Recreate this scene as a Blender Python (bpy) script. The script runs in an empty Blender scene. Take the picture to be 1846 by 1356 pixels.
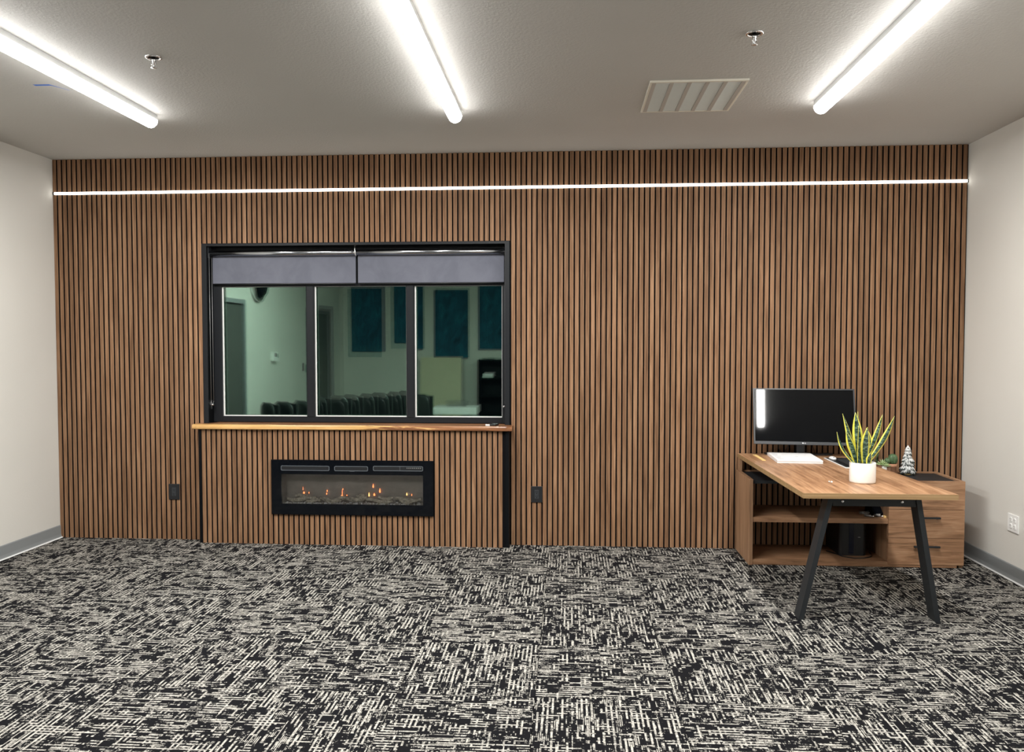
import bpy, bmesh, math, random
from mathutils import Vector, Matrix
random.seed(7)
C = bpy.context.scene.collection
PI = math.pi

# ------------------------------------------------------------------ camera, world, exposure
W, H = 6.927, 2.983                     # room width (x) and height (z); slat wall front face is y = 0
Y_BACK = -7.69                          # wall behind the camera
cam_d = bpy.data.cameras.new('camera')
cam = bpy.data.objects.new('camera', cam_d); C.objects.link(cam)
cam_d.sensor_fit = 'HORIZONTAL'; cam_d.sensor_width = 36.0
cam_d.lens = 36.0 * 1452.6065 / 1846.0
cam_d.clip_start = 0.05; cam_d.clip_end = 100
yaw, pitch, roll = 0.0694, -0.0391, -0.0004
fw = Vector((-math.sin(yaw)*math.cos(pitch), math.cos(yaw)*math.cos(pitch), math.sin(pitch)))
rt = Vector((math.cos(yaw), math.sin(yaw), 0)); up = rt.cross(fw)
rt2 = rt*math.cos(roll) + up*math.sin(roll); up2 = up*math.cos(roll) - rt*math.sin(roll)
m = Matrix((rt2, up2, -fw)).transposed().to_4x4(); m.translation = Vector((4.0346, -6.1056, 1.535))
cam.matrix_world = m
bpy.context.scene.camera = cam
wd = bpy.data.worlds.new('night'); bpy.context.scene.world = wd; wd.use_nodes = True
wd.node_tree.nodes['Background'].inputs[0].default_value = (0.01, 0.014, 0.02, 1)
wd.node_tree.nodes['Background'].inputs[1].default_value = 0.25
vs = bpy.context.scene.view_settings
vs.view_transform = 'Standard'; vs.look = 'None'; vs.gamma = 1.0; vs.use_curve_mapping = False
vs.exposure = 0.0
TUBE_E, LED_E = 21.0, 6.0
TUBE_W = 98.0                           # watts of each tube light's downward beam

# ------------------------------------------------------------------ node helpers
def new_mat(name):
    mt = bpy.data.materials.new(name); mt.use_nodes = True
    return mt, mt.node_tree.nodes, mt.node_tree.links, mt.node_tree.nodes['Principled BSDF']
class NT:
    def __init__(s, mt): s.n, s.l = mt.node_tree.nodes, mt.node_tree.links
    def put(s, sock, v):
        if hasattr(v, 'default_value') or hasattr(v, 'is_output'): s.l.new(v, sock)
        else: sock.default_value = v
    def math(s, op, a, b=None, c=None):
        k = s.n.new('ShaderNodeMath'); k.operation = op
        for i, v in enumerate((a, b, c)):
            if v is not None: s.put(k.inputs[i], v)
        return k.outputs[0]
    def vec(s, x=0.0, y=0.0, z=0.0):
        k = s.n.new('ShaderNodeCombineXYZ')
        for i, v in enumerate((x, y, z)): s.put(k.inputs[i], v)
        return k.outputs[0]
    def vmath(s, op, a, b):
        k = s.n.new('ShaderNodeVectorMath'); k.operation = op
        s.put(k.inputs[0], a); s.put(k.inputs[1], b); return k.outputs[0]
    def coord(s, which='Object'):
        return s.n.new('ShaderNodeTexCoord').outputs[which]
    def sep(s, v):
        k = s.n.new('ShaderNodeSeparateXYZ'); s.l.new(v, k.inputs[0]); return k.outputs
    def rnd(s): return s.n.new('ShaderNodeObjectInfo').outputs['Random']
    def noise(s, vec, scale=1.0, detail=2.0, rough=.5, dist=0.0):
        k = s.n.new('ShaderNodeTexNoise'); s.l.new(vec, k.inputs['Vector'])
        k.inputs['Scale'].default_value = scale; k.inputs['Detail'].default_value = detail
        k.inputs['Roughness'].default_value = rough; k.inputs['Distortion'].default_value = dist
        return k.outputs['Fac']
    def ramp(s, fac, stops, interp='LINEAR'):
        k = s.n.new('ShaderNodeValToRGB'); s.l.new(fac, k.inputs[0]); e = k.color_ramp
        e.interpolation = interp
        while len(e.elements) < len(stops): e.elements.new(0.5)
        for el, (p, c) in zip(e.elements, stops):
            el.position = p; el.color = (*c, 1) if len(c) == 3 else c
        return k.outputs[0]
    def mix(s, fac, a, b, mode='MIX'):
        k = s.n.new('ShaderNodeMix'); k.data_type = 'RGBA'; k.blend_type = mode
        s.put(k.inputs[0], fac)
        for i, v in ((6, a), (7, b)):
            if isinstance(v, tuple) and len(v) == 3: v = (*v, 1)
            s.put(k.inputs[i], v)
        return k.outputs[2]
    def bump(s, h, strength=.2, dist=.002):
        k = s.n.new('ShaderNodeBump'); s.l.new(h, k.inputs['Height'])
        k.inputs['Strength'].default_value = strength; k.inputs['Distance'].default_value = dist
        return k.outputs[0]
def plain(name, col, rough=.5, metal=0.0, spec=.5, noise=0.0, nscale=40, bump=0.0, bscale=150):
    mt, n, l, b = new_mat(name); t = NT(mt)
    b.inputs['Base Color'].default_value = (*col, 1); b.inputs['Roughness'].default_value = rough
    b.inputs['Metallic'].default_value = metal; b.inputs['Specular IOR Level'].default_value = spec
    if noise:
        f = t.noise(t.coord(), nscale, 3)
        a = tuple(max(0, c*(1-noise)) for c in col); z = tuple(min(1, c*(1+noise)) for c in col)
        l.new(t.ramp(f, [(.3, a), (.7, z)]), b.inputs['Base Color'])
    if bump:
        l.new(t.bump(t.noise(t.coord(), bscale, 3), bump, .003), b.inputs['Normal'])
    return mt
def emit(name, col, e):
    mt, n, l, b = new_mat(name)
    b.inputs['Base Color'].default_value = (*col, 1)
    b.inputs['Emission Color'].default_value = (*col, 1); b.inputs['Emission Strength'].default_value = e
    return mt
def wood(name, cols, axis='z', freq=70, along=3.0, rough=.5, vary=.25, fine=.25, strips=0.0, dist=.6, spec=.35):
    """grain runs along `axis`; each object gets its own offset and tone"""
    mt, n, l, b = new_mat(name); t = NT(mt)
    r = t.rnd(); p = t.coord()
    off = t.vec(t.math('MULTIPLY', r, 13.1), t.math('MULTIPLY', r, 7.7), t.math('MULTIPLY', r, 29.3))
    p = t.vmath('ADD', p, off)
    x, y, z = t.sep(p)[:3]
    u, v, w = {'z': (x, y, z), 'y': (x, z, y), 'x': (y, z, x)}[axis]
    rb = r
    if strips:
        k = t.math('FLOOR', t.math('DIVIDE', u, strips))
        wn = n.new('ShaderNodeTexWhiteNoise'); wn.noise_dimensions = '1D'; l.new(k, wn.inputs['W'])
        rb = wn.outputs['Value']; w = t.math('ADD', w, t.math('MULTIPLY', rb, 5.0))
    q = t.vec(t.math('MULTIPLY', u, freq), t.math('MULTIPLY', v, freq), t.math('MULTIPLY', w, along))
    f = t.noise(q, 1.0, 4, .55, dist)
    q2 = t.vec(t.math('MULTIPLY', u, freq*6), t.math('MULTIPLY', v, freq*6), t.math('MULTIPLY', w, along*4))
    g = t.noise(q2, 1.0, 2, .5)
    q3 = t.vec(t.math('MULTIPLY', u, freq*.25), t.math('MULTIPLY', v, freq*.25), t.math('MULTIPLY', w, along*.7))
    h = t.noise(q3, 1.0, 2, .5, dist)
    fac = t.math('ADD', t.math('MULTIPLY', f, .65), t.math('MULTIPLY', h, .35))
    col = t.ramp(fac, [(.33, cols[0]), (.5, cols[1]), (.66, cols[2])])
    col = t.mix(fine, col, t.ramp(g, [(.3, (.35,)*3), (.7, (1.15,)*3)]), 'MULTIPLY')
    tone = t.math('ADD', t.math('MULTIPLY', rb, vary*2), 1-vary)
    col = t.mix(1.0, col, t.vec(tone, tone, tone), 'MULTIPLY')
    l.new(col, b.inputs['Base Color']); b.inputs['Roughness'].default_value = rough
    b.inputs['Specular IOR Level'].default_value = spec
    l.new(t.bump(g, .12, .001), b.inputs['Normal'])
    return mt

# ------------------------------------------------------------------ materials
M = {}
M['slat'] = wood('walnut slat veneer', [(.15, .078, .040), (.262, .143, .077), (.375, .221, .126)], 'z', 85, 2.6, .6, .14, .3, spec=.2)
M['desk_top'] = wood('walnut laminate along the desk', [(.20, .095, .045), (.40, .22, .115), (.55, .33, .19)], 'y', 40, 2.6, .42, .1, .3, .105)
M['cab_z'] = wood('walnut laminate upright', [(.20, .11, .06), (.34, .195, .11), (.42, .26, .155)], 'z', 60, 2.0, .5, .05, .25)
M['cab_x'] = wood('walnut laminate level', [(.19, .10, .052), (.37, .20, .108), (.48, .285, .165)], 'x', 34, 3.2, .5, .08, .25, dist=1.2)
M['edge'] = wood('walnut edge band', [(.26, .16, .07), (.36, .23, .11), (.46, .31, .16)], 'x', 140, 1.5, .5, .05, .2)
M['brown'] = wood('dark brown planter wood', [(.10, .05, .03), (.20, .10, .06), (.28, .15, .09)], 'z', 90, 5, .6, .1)
M['felt'] = plain('black acoustic felt', (.006, .006, .007), .95, spec=.1)
M['black'] = plain('black painted trim', (.0035, .004, .005), .5, spec=.12)
M['black_frame'] = plain('black anodised window frame', (.012, .0135, .016), .45, spec=.22)
M['black_metal'] = plain('black powder coated steel', (.016, .019, .022), .5, spec=.4, bump=.08, bscale=900)
M['black_gloss'] = plain('black gloss', (.003, .004, .006), .06, spec=.22)
M['black_plastic'] = plain('black plastic', (.012, .013, .015), .4)
M['grey_line'] = plain('grey slot outline', (.11, .125, .14), .4)
M['dark_grey'] = plain('charcoal bezel plastic', (.03, .033, .037), .35)
M['chrome'] = plain('polished chrome', (.86, .86, .87), .2, 1.0)
M['alu'] = plain('satin aluminium tube', (.42, .44, .47), .2, 1.0)
M['silver'] = plain('silver metal', (.75, .75, .76), .25, 1.0)
M['white'] = plain('white plastic', (.82, .82, .80), .35)
M['white_paint'] = plain('white enamel', (.72, .73, .73), .45)
M['cream'] = plain('cream painted steel', (.74, .70, .60), .45)
M['vent_grey'] = plain('pale grey louvre steel', (.70, .72, .69), .5)
M['vent_bar'] = plain('taupe vent bars', (.46, .43, .39), .5)
M['paper'] = plain('white paper', (.84, .84, .84), .7, noise=.03, nscale=9)
M['print'] = plain('pale grey print', (.60, .61, .63), .7, noise=.15, nscale=60)
M['yellow'] = plain('pale yellow strip', (.86, .60, .24), .55, noise=.06, nscale=30)
M['ceramic'] = plain('white ceramic', (.83, .81, .76), .4)
M['soil'] = plain('potting soil', (.05, .035, .025), .95, noise=.5, nscale=150, bump=.6, bscale=200)
M['terra'] = plain('terracotta', (.56, .29, .17), .75, noise=.1, nscale=40)
M['terra_d'] = plain('terracotta rim', (.52, .26, .15), .75, noise=.1, nscale=40)
M['cactus'] = plain('cactus green', (.07, .13, .055), .55, noise=.4, nscale=70)
M['succ'] = plain('pale succulent green', (.36, .46, .22), .5, noise=.25, nscale=60)
M['succ_grey'] = plain('grey purple succulent', (.20, .19, .16), .5, noise=.3, nscale=80)
M['pink'] = plain('pale pink pebbles', (.70, .50, .42), .6, noise=.2, nscale=60)
M['snow'] = plain('flocked snow', (.80, .81, .80), .85, bump=.5, bscale=400)
M['needle'] = plain('dark fir needles', (.045, .065, .06), .8, noise=.4, nscale=80)
M['gold'] = plain('pale wooden disc', (.55, .40, .17), .45)
M['tape'] = plain('blue painter tape', (.05, .17, .62), .6)
M['rubber'] = plain('grey vinyl cove base', (.235, .25, .255), .5)
M['dark_door'] = plain('dark grey door', (.085, .085, .08), .5)
M['door_frame'] = plain('grey painted door frame', (.24, .25, .26), .5)
M['chair'] = plain('black moulded chair shell', (.02, .024, .024), .4)
M['board'] = plain('cream board', (.62, .57, .40), .6, noise=.04, nscale=3)
M['wire'] = plain('grey wire', (.3, .3, .3), .4, .6)

def wall_paint(name, col, bscale, bs):
    mt, n, l, b = new_mat(name); t = NT(mt)
    p = t.coord()
    f = t.noise(p, .9, 3)
    l.new(t.ramp(f, [(.3, tuple(c*.965 for c in col)), (.7, tuple(min(1, c*1.03) for c in col))]), b.inputs['Base Color'])
    b.inputs['Roughness'].default_value = .6; b.inputs['Specular IOR Level'].default_value = .3
    l.new(t.bump(t.noise(p, bscale, 3, .6), bs, .004), b.inputs['Normal'])
    return mt
M['wall'] = wall_paint('warm white wall paint', (.665, .648, .603), 90, .12)
M['ceiling'] = wall_paint('textured grey white ceiling paint', (.545, .532, .505), 70, .6)

def carpet():
    mt, n, l, b = new_mat('black and cream hatched carpet'); t = NT(mt)
    r = t.rnd()
    p = t.vmath('ADD', t.coord(), t.vec(t.math('MULTIPLY', r, 71.3), t.math('MULTIPLY', r, 37.9), 0.0))
    u, v = t.sep(p)[0], t.sep(p)[1]
    low = t.noise(p, 7.0, 2, .5)
    low2 = t.noise(t.vmath('ADD', p, (5.3, 2.1, 0.0)), 8.0, 2, .5)
    grain = t.noise(p, 260, 1, .5)
    def lines(a, c, pitch, freq, thr, k, lw, seed, duty):
        q = t.math('DIVIDE', t.math('ADD', c, t.math('MULTIPLY', t.math('SUBTRACT', grain, .5), .005)), pitch)
        li = t.math('FLOOR', q); fr = t.math('FRACT', q)
        nz = t.noise(t.vec(t.math('MULTIPLY', a, freq), t.math('MULTIPLY', li, 3.713), seed), 1.0, 2.5, .62)
        fz = t.noise(t.vec(t.math('MULTIPLY', a, 190), t.math('MULTIPLY', li, 5.1), seed+4.0), 1.0, 0.0)
        nz = t.math('ADD', nz, t.math('MULTIPLY', t.math('SUBTRACT', fz, .5), .22))
        th = t.math('ADD', thr, t.math('MULTIPLY', t.math('SUBTRACT', lw, .5), k))
        on = t.ramp(t.math('ADD', t.math('SUBTRACT', nz, th), .5), [(.485, (0, 0, 0)), (.53, (1, 1, 1))])
        return t.math('MULTIPLY', on, t.math('LESS_THAN', fr, duty))
    A = lines(u, v, .0205, 8.0, .500, -.50, low, 1.7, .42)
    A2 = lines(u, v, .0078, 11.0, .590, -.70, low2, 5.5, .52)
    B = lines(v, u, .0205, 14.0, .555, .55, low2, 9.1, .40)
    B2 = lines(v, u, .0085, 20.0, .70, .60, low, 3.3, .5)
    pat = t.math('MAXIMUM', t.math('MAXIMUM', A, A2), t.math('MAXIMUM', B, B2))
    soft = t.noise(p, 55, 3, .65)
    pat = t.math('MULTIPLY', pat, t.ramp(soft, [(.36, (.35,)*3), (.58, (1, 1, 1))]))
    d = t.noise(t.vec(t.math('FLOOR', t.math('DIVIDE', u, .05)), t.math('FLOOR', t.math('DIVIDE', v, .024)), 17.0), 1.31, 0.0)
    pat = t.math('MULTIPLY', pat, t.math('LESS_THAN', d, .66))
    yarn = t.noise(p, 420, 1, .5)
    light = t.mix(yarn, (.34, .323, .288), (.58, .556, .50))
    dark = t.mix(yarn, (.0025, .0025, .003), (.010, .010, .012))
    l.new(t.mix(pat, dark, light), b.inputs['Base Color'])
    b.inputs['Roughness'].default_value = .95; b.inputs['Specular IOR Level'].default_value = .08
    l.new(t.bump(yarn, .35, .002), b.inputs['Normal'])
    return mt
M['carpet'] = carpet()

def sill_wood():
    mt, n, l, b = new_mat('live edge slab, pale sapwood into dark heartwood'); t = NT(mt)
    p = t.coord(); x, y, z = t.sep(p)[:3]
    q = t.vec(t.math('MULTIPLY', x, 2.2), t.math('MULTIPLY', y, 26), t.math('MULTIPLY', z, 60))
    f = t.noise(q, 1.0, 4, .55, .8)
    g = t.noise(t.vec(t.math('MULTIPLY', x, 6), t.math('MULTIPLY', y, 160), t.math('MULTIPLY', z, 240)), 1.0, 3)
    sap = t.ramp(f, [(.3, (.50, .27, .09)), (.55, (.70, .42, .16)), (.75, (.78, .50, .22))])
    heart = t.ramp(f, [(.32, (.10, .038, .016)), (.5, (.27, .115, .05)), (.68, (.42, .21, .10))])
    # sapwood only on the front edge, running out towards the right
    edge = t.math('SUBTRACT', t.math('MULTIPLY', y, -30.0), t.math('MULTIPLY', x, 1.15))
    edge = t.math('ADD', edge, t.math('MULTIPLY', t.math('SUBTRACT', f, .5), 1.6))
    fac = t.math('GREATER_THAN', edge, .36)
    col = t.mix(fac, heart, sap)
    col = t.mix(.3, col, t.ramp(g, [(.3, (.4,)*3), (.7, (1.1,)*3)]), 'MULTIPLY')
    l.new(col, b.inputs['Base Color']); b.inputs['Roughness'].default_value = .28
    return mt
M['sill'] = sill_wood()

def glass(name, tint, refl, fac):
    mt, n, l, b = new_mat(name); n.remove(b)
    out = n['Material Output']
    tr = n.new('ShaderNodeBsdfTransparent'); tr.inputs[0].default_value = (*tint, 1)
    gl = n.new('ShaderNodeBsdfGlossy'); gl.inputs['Color'].default_value = (*refl, 1); gl.inputs['Roughness'].default_value = 0.0
    fr = n.new('ShaderNodeFresnel'); fr.inputs[0].default_value = 1.5
    ad = n.new('ShaderNodeMath'); ad.operation = 'ADD'; ad.inputs[1].default_value = fac
    ad.use_clamp = True; l.new(fr.outputs[0], ad.inputs[0])
    mx = n.new('ShaderNodeMixShader'); l.new(ad.outputs[0], mx.inputs[0]); l.new(tr.outputs[0], mx.inputs[1]); l.new(gl.outputs[0], mx.inputs[2])
    l.new(mx.outputs[0], out.inputs['Surface'])
    return mt
M['pane_in'] = glass('coated green window glass', (.92, .97, .94), (.74, .93, .84), .035)
M['pane_out'] = glass('outer coated window glass', (.80, .90, .88), (.75, .94, .87), .27)
M['fire_glass'] = glass('clear fireplace glass', (.95, .95, .95), (1, 1, 1), .0)
def screen_mat():
    mt, n, l, b = new_mat('dark semi matte screen')
    b.inputs['Base Color'].default_value = (.0025, .003, .004, 1); b.inputs['Roughness'].default_value = .035
    b.inputs['Specular IOR Level'].default_value = .42
    return mt
M['screen'] = screen_mat()
def blind_fabric():
    mt, n, l, b = new_mat('blue grey blind fabric'); t = NT(mt); p = t.coord(); x, y, z = t.sep(p)[:3]
    f = t.noise(p, 5, 4, .6, .8)
    w = t.noise(t.vec(t.math('MULTIPLY', x, 500), 0.0, t.math('MULTIPLY', z, 900)), 1.0, 1)
    c = t.ramp(f, [(.3, (.115, .122, .155)), (.6, (.145, .152, .19)), (.75, (.155, .163, .20))])
    l.new(t.mix(.25, c, t.ramp(w, [(.3, (.6,)*3), (.7, (1.2,)*3)]), 'MULTIPLY'), b.inputs['Base Color'])
    b.inputs['Roughness'].default_value = .85
    return mt
M['blind'] = blind_fabric()
def velvet():
    mt, n, l, b = new_mat('deep teal mottled fabric'); t = NT(mt); p = t.coord(); x, y, z = t.sep(p)[:3]
    f = t.noise(t.vec(t.math('MULTIPLY', x, 9), 0.0, t.math('MULTIPLY', z, 4)), 1.0, 4, .6, 1.2)
    w = t.noise(t.vec(t.math('MULTIPLY', x, 160), 0.0, t.math('MULTIPLY', z, 3)), 1.0, 1)
    c = t.ramp(f, [(.3, (.004, .035, .065)), (.55, (.007, .10, .165)), (.72, (.014, .17, .235))])
    l.new(t.mix(.5, c, t.ramp(w, [(.3, (.4,)*3), (.7, (1.2,)*3)]), 'MULTIPLY'), b.inputs['Base Color'])
    b.inputs['Roughness'].default_value = .9
    return mt
M['teal'] = velvet()
def leaf_green():
    mt, n, l, b = new_mat('banded snake plant green'); t = NT(mt); p = t.coord(); x, y, z = t.sep(p)[:3]
    f = t.noise(t.vec(t.math('MULTIPLY', x, 38), t.math('MULTIPLY', y, 38), t.math('MULTIPLY', z, 120)), 1.0, 2, .55, .6)
    l.new(t.ramp(f, [(.40, (.006, .020, .014)), (.50, (.035, .085, .058)), (.62, (.17, .26, .18))]), b.inputs['Base Color'])
    b.inputs['Roughness'].default_value = .38
    return mt
M['leaf'] = leaf_green()
M['leaf_edge'] = plain('yellow leaf margin', (.74, .69, .09), .4, noise=.12, nscale=90)
M['drift'] = plain('weathered driftwood', (.40, .375, .30), .85, noise=.45, nscale=60, bump=.8, bscale=120)
M['firebox'] = plain('taupe firebox lining', (.27, .25, .22), .5, noise=.08, nscale=14)
M['crystal'] = plain('clear crystal chips', (.75, .76, .78), .1)
M['flame'] = emit('flame orange', (1.0, .24, .07), 3.2)
M['flame_y'] = emit('flame yellow', (1.0, .52, .16), 3.2)
M['tube'] = emit('lit lamp diffuser', (1.0, .99, .965), TUBE_E)
M['led'] = emit('lit LED strip', (1.0, .97, .90), LED_E)

# ------------------------------------------------------------------ mesh helpers
FRAMES = {}
class MB:
    def __init__(s): s.b = bmesh.new()
    def box(s, x0, x1, y0, y1, z0, z1, bev=0.0, mi=0, rot=None):
        vs = [s.b.verts.new((x, y, z)) for z in (z0, z1) for y in (y0, y1) for x in (x0, x1)]
        fs = [s.b.faces.new([vs[i] for i in q]) for q in ((0, 2, 3, 1), (4, 5, 7, 6), (0, 1, 5, 4), (2, 6, 7, 3), (0, 4, 6, 2), (1, 3, 7, 5))]
        for f in fs: f.material_index = mi
        if rot: bmesh.ops.transform(s.b, matrix=rot, verts=vs)
        if bev:
            es = list({e for f in fs for e in f.edges})
            bmesh.ops.bevel(s.b, geom=es, offset=bev, segments=2, affect='EDGES', profile=.5)
        return s
    def prism(s, pts, axis, a0, a1, mi=0, smooth=False):
        """closed polygon pts (2D) swept along axis from a0 to a1"""
        def P(p, a): return {'x': (a, p[0], p[1]), 'y': (p[0], a, p[1]), 'z': (p[0], p[1], a)}[axis]
        A = [s.b.verts.new(P(p, a0)) for p in pts]; B = [s.b.verts.new(P(p, a1)) for p in pts]
        k = len(pts)
        for i in range(k):
            f = s.b.faces.new((A[i], A[(i+1) % k], B[(i+1) % k], B[i])); f.material_index = mi; f.smooth = smooth
        for f in (s.b.faces.new(A[::-1]), s.b.faces.new(B)): f.material_index = mi
        return s
    def loft(s, rings, mi=0, smooth=True, cap=True, closed=True):
        R = [[s.b.verts.new(p) for p in r] for r in rings]
        for a, b in zip(R, R[1:]):
            k = len(a)
            for i in range(k if closed else k-1):
                f = s.b.faces.new((a[i], a[(i+1) % k], b[(i+1) % k], b[i])); f.smooth = smooth; f.material_index = mi
        if cap and closed:
            for f in (s.b.faces.new(R[0][::-1]), s.b.faces.new(R[-1])): f.material_index = mi
        return s
    def tube(s, path, r, k=8, mi=0):
        path = [Vector(p) for p in path]; rings = []
        rr = r if isinstance(r, (list, tuple)) else [r]*len(path)
        for i, p in enumerate(path):
            t = (path[min(i+1, len(path)-1)] - path[max(i-1, 0)]).normalized()
            a = Vector((0, 0, 1)) if abs(t.z) < .9 else Vector((1, 0, 0))
            u = t.cross(a).normalized(); w = t.cross(u)
            rings.append([p + (u*math.cos(2*PI*j/k) + w*math.sin(2*PI*j/k))*rr[i] for j in range(k)])
        return s.loft(rings, mi)
    def lathe(s, prof, cx, cy, k=28, mi=0, cz=0.0, sy=1.0, smooth=True):
        rings = [[(cx + r*math.cos(2*PI*j/k), cy + sy*r*math.sin(2*PI*j/k), cz + z) for j in range(k)] for r, z in prof]
        return s.loft(rings, mi, smooth)
    def ball(s, c, r, k=10, mi=0):
        if not hasattr(r, '__len__'): r = (r, r, r)
        rings = []
        for i in range(1, k):
            a = PI*i/k
            rings.append([(c[0] + r[0]*math.sin(a)*math.cos(2*PI*j/(2*k)), c[1] + r[1]*math.sin(a)*math.sin(2*PI*j/(2*k)), c[2] - r[2]*math.cos(a)) for j in range(2*k)])
        return s.loft(rings, mi)
    def build(s, name, mats, parent=None, smooth=False):
        bmesh.ops.recalc_face_normals(s.b, faces=s.b.faces[:])
        if parent is not None and parent.name in FRAMES:
            s.b.transform(FRAMES[parent.name].inverted())
        me = bpy.data.meshes.new(name); s.b.to_mesh(me); s.b.free()
        for mt in (mats if isinstance(mats, (list, tuple)) else [mats]): me.materials.append(mt)
        if smooth:
            for p in me.polygons: p.use_smooth = True
        o = bpy.data.objects.new(name, me); C.objects.link(o)
        if parent is not None:
            o.parent = parent
            if parent.name in FRAMES: FRAMES[o.name] = FRAMES[parent.name]
        return o
def tag(o, label, cat, group=None):
    o['label'] = label; o['category'] = cat
    if group: o['group'] = group
    return o
def thing(name, label, cat, loc=(0, 0, 0), rotz=0.0, group=None):
    o = bpy.data.objects.new(name, None); C.objects.link(o); o.empty_display_size = .05
    o.location = loc; o.rotation_euler = (0, 0, rotz)
    FRAMES[o.name] = Matrix.Translation(loc) @ Matrix.Rotation(rotz, 4, 'Z')
    return tag(o, label, cat, group)
def struct(o): o['kind'] = 'structure'; return o
def holder(name, loc=(0, 0, 0)):
    o = bpy.data.objects.new(name, None); C.objects.link(o); o.location = loc; o.empty_display_size = .05
    FRAMES[o.name] = Matrix.Translation(loc); return struct(o)
def dup(root, loc, rotz, label, group=None):
    r = root.copy(); C.objects.link(r); r.location = loc; r.rotation_euler = (0, 0, rotz); r['label'] = label
    if group: r['group'] = group
    for ch in list(root.children):
        c = ch.copy(); C.objects.link(c); c.parent = r
        for g in list(ch.children):
            d = g.copy(); C.objects.link(d); d.parent = c
    return r
def place(mesh, name, loc, parent, rotz=0.0, mat=None):
    o = bpy.data.objects.new(name, mesh); C.objects.link(o); o.parent = parent; o.location = loc; o.rotation_euler = (0, 0, rotz)
    return o
def mesh_of(mb, name, mats):
    o = mb.build(name, mats); me = o.data; bpy.data.objects.remove(o); return me

# ------------------------------------------------------------------ setting: floor of carpet tiles
fl = struct(MB().box(-.15, W+.15, Y_BACK-.15, .3, -.12, -.007).build('floor', M['felt']))
T = .6096; TX, TY = 3.8953, -.8256
cache = {}
for i in range(-8, 7):
    for j in range(-3, 13):
        x0, x1 = TX+i*T, TX+(i+1)*T; y1, y0 = TY-j*T, TY-(j+1)*T
        a0, a1, b0, b1 = max(x0, .001), min(x1, W-.001), max(y0, Y_BACK+.001), min(y1, .012)
        if a1-a0 < .01 or b1-b0 < .01: continue
        turn = (i+j) % 2
        cx, cy = (x0+x1)/2, (y0+y1)/2
        g = .0011
        lx0, lx1, ly0, ly1 = a0-cx+g, a1-cx-g, b0-cy+g, b1-cy-g
        if turn: lx0, lx1, ly0, ly1 = ly0, ly1, -lx1, -lx0        # local box before a quarter turn
        key = tuple(round(q, 4) for q in (lx0, lx1, ly0, ly1))
        if key not in cache:
            cache[key] = mesh_of(MB().box(lx0, lx1, ly0, ly1, -.0065, 0, .0014), 'carpet_tile', M['carpet'])
        place(cache[key], 'carpet_tile', (cx, cy, 0), fl, PI/2 if turn else 0)

struct(MB().box(-.15, W+.15, Y_BACK-.15, .3, H, H+.12).build('ceiling', M['ceiling']))
struct(MB().box(-.15, 0, Y_BACK-.15, .3, -.01, H).build('wall_left', M['wall']))
struct(MB().box(W, W+.15, Y_BACK-.15, .3, -.01, H).build('wall_right', M['wall']))
struct(MB().box(0, W, Y_BACK-.15, Y_BACK, -.01, H).build('wall_front', M['wall']))

# ------------------------------------------------------------------ slat wall
PITCH, SW, SD = .040031, .0292, .011
WX0, WX1, WZ0, WZ1 = 1.197, 3.590, .925, 2.315       # window opening
ZL = 2.7185                                           # centre of the LED line
sx = lambda k: .0022 + PITCH*k
wb = MB()
for b in ((0, WX0, 0, H), (WX1, W, 0, H), (WX0, WX1, 0, WZ0-.04), (WX0, WX1, WZ1, H)):
    wb.box(b[0], b[1], SD, .15, b[2], b[3])
wall_back = struct(wb.build('wall_back', M['felt']))
top_band = holder('trim_1', (0, 0, ZL))
def slat_mesh(x0, x1, z0, z1, y=0.0, name='slat'):
    mb = MB().box(0, x1-x0, 0, SD, 0, z1-z0)
    mb.b.faces.ensure_lookup_table()
    for f in mb.b.faces: f.material_index = 0 if f.calc_center_median().y < 1e-5 else 1
    return mesh_of(mb, name, [M['slat'], M['felt']])       # veneered face, black core sides
sc = {}
def slat(x0, x1, z0, z1, y, parent):
    k = (round(x1-x0, 4), round(z1-z0, 4))
    if k not in sc: sc[k] = slat_mesh(0, k[0], 0, k[1])
    pl = parent.location
    place(sc[k], 'slat', (x0-pl.x, y-pl.y, z0-pl.z), parent)
N = 173
BX0, BX1, BY = 1.192, 3.594, -.095                    # fireplace surround
for k in range(N):
    a, b = sx(k), sx(k)+SW
    slat(a, b, ZL+.0125, H-.001, 0, top_band)
    if b < WX0+.003 or a > WX1-.003:
        slat(a, b, .001, ZL-.0125, 0, wall_back)
    else:
        slat(a, b, WZ1+.004, ZL-.0125, 0, wall_back)

# LED line in the joint of the slats
led = thing('linear_wall_light', 'thin lit white LED line running the full width of the slat wall', 'light', (W/2, 0, ZL))
MB().box(.012, W-.006, -.006, .0095, ZL-.0095, ZL+.0095, .004).build('diffuser', M['led'], led)
MB().box(.004, .012, -.006, .0095, ZL-.0105, ZL+.0105).build('end_cap', M['black'], led)
MB().box(W-.006, W-.001, -.006, .0095, ZL-.0105, ZL+.0105).build('end_cap', M['black'], led)

# ------------------------------------------------------------------ baseboards
for nm, xa, s in (('baseboard_left', 0.0, 1), ('baseboard_right', W, -1)):
    pr = [(xa+s*.0005, .0), (xa+s*.017, .0), (xa+s*.010, .016), (xa+s*.007, .03), (xa+s*.006, .094), (xa+s*.003, .1), (xa+s*.0005, .1)]
    o = struct(MB().prism(pr, 'y', Y_BACK+.001, -.0005).build(nm, M['rubber']))
    MB().prism([(xa+s*.0172, .0003), (xa+s*.023, .0003), (xa+s*.0168, .0085)], 'y', Y_BACK+.001, -.0005).build('caulk_line', M['white_paint'], o)

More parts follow.
